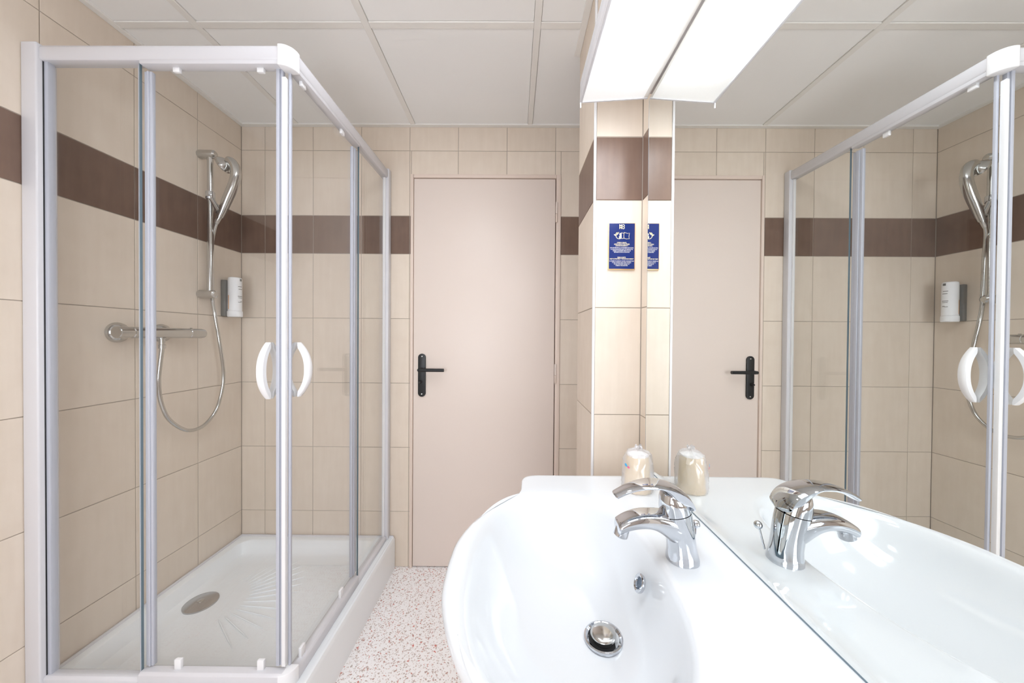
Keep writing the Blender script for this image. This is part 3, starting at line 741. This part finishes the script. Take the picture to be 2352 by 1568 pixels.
# spout
sp = spline([(.272, 0, -.311), (.256, 0, -.3055), (.236, 0, -.3015), (.212, 0, -.3010), (.192, 0, -.3050), (.179, 0, -.3105), (.1735, 0, -.3135)], 4)
nl = len(sp); rings = []
for k, p in enumerate(sp):
    t = k / (nl - 1)
    wd = .0225 - .0050 * sm(0, 1, t) - .006 * sm(.90, 1, t)
    up = .0195 * (1 - t) + .0075 * t; dn_ = .030 * (1 - sm(0, .45, t)) + .0105 * sm(0, .45, t)
    up *= 1 - .55 * sm(.92, 1, t); dn_ *= 1 - .4 * sm(.92, 1, t)
    rg = []
    for j in range(24):
        a = 2 * math.pi * j / 24; c, s_ = math.cos(a), math.sin(a)
        z = (math.copysign(abs(s_) ** .55, s_) * up) if s_ > 0 else (math.copysign(abs(s_) ** .85, s_) * dn_)
        rg.append((p.x, FY + wd * math.copysign(abs(c) ** .7, c), p.z + z + H))
    rings.append(rg)
MB().loft(rings).build('spout', CHROME, fau, ang=50)
MB().lathe([(.0105, .006), (.0115, .002), (.0118, -.0105), (.0102, -.012), (.002, -.011)], (.1835, FY, -.3175 + H), (.30, 0, 1), 24).build('aerator', CHROME, fau)
kn = MB().lathe([(.001, -.0068), (.0038, -.0058), (.0062, -.003), (.0068, 0), (.0062, .003), (.0038, .0058), (.001, .0068)], (.3160, FY + .018, -.3180 + H), (.2, 0, 1), 16).build('pull_knob', CHROME, fau)
MB().tube([(.3090, FY + .012, -.356 + H), (.3150, FY + .017, -.322 + H)], .0016, 8).build('pull_rod', CHROME, kn)

# ------------------------------------------------------------------ wrapped cup
CXc, CYc = .3035, .822
cup = thing('wrapped_cup', 'upturned cup in clear crinkled film beside the faucet', 'cup', (CXc, CYc, DK + H))
z0 = DK + H + .0005
MB().lathe([(.0315, 0), (.0322, .0015), (.0318, .004), (.0305, .005), (.0312, .007), (.0305, .010), (.0262, .080), (.0245, .0835)], (CXc, CYc, z0), n=36).build('cup_body', CUPM, cup)
MB().lathe([(.0242, .0834), (.0252, .0845), (.0240, .0865), (.020, .086), (.001, .0855)], (CXc, CYc, z0), n=32).build('cup_base', CUPW, cup)
rnd = random.Random(5); rings = []; nf = 40
def fn(a, t):
    return (.5 * math.sin(5 * a + 9 * t) + .35 * math.sin(9 * a - 14 * t + 1) + .3 * math.sin(3 * a + 21 * t + 2))
for t, r, amp in ((0, .0345, .0010), (.05, .036, .0016), (.15, .0368, .0022), (.3, .0368, .0026), (.45, .0362, .0030), (.6, .0352, .003), (.75, .0335, .003), (.88, .0300, .0026), (.95, .0260, .003), (1.0, .016, .004), (1.04, .0075, .002), (1.09, .0085, .003), (1.13, .006, .004)):
    rg = []
    for k in range(nf):
        a = 2 * math.pi * k / nf
        q = r + amp * fn(a, t) + rnd.uniform(-.0011, .0011)
        sx = .002 * t
        rg.append((CXc + sx + q * math.cos(a), CYc + q * math.sin(a), z0 + .0003 + t * .0955 + (.002 * math.sin(3 * a) if t > .9 else 0)))
    rings.append(rg)
fm = MB().loft(rings, cap0=False, cap1=False).build('film_wrap', FILM, cup, ang=24)
def mark(a0, z, m, name, up, sz=.005):
    a = math.radians(a0); r = .0378
    c = Vector((CXc + r * math.cos(a), CYc + r * math.sin(a), z)); t = Vector((-math.sin(a), math.cos(a), 0)); nrm = Vector((math.cos(a), math.sin(a), 0)); U = Vector((0, 0, 1))
    pts = [(-1, .2), (-.5, .8), (.2, .75), (.8, .1), (.9, -.6), (.2, -.7), (-.6, -.4)]
    if up: pts = [(x, y * 1.2) for x, y in pts]
    r1 = [c + t * x * sz + U * y * sz for x, y in pts]
    MB().loft([r1, [p - nrm * .0004 for p in r1]]).build(name, m, fm, smooth=False)
mark(-153, z0 + .0655, BLUE, 'printed_leaf', True, .0042)
mark(-142, z0 + .0620, PINK, 'printed_leaf', False, .0034)
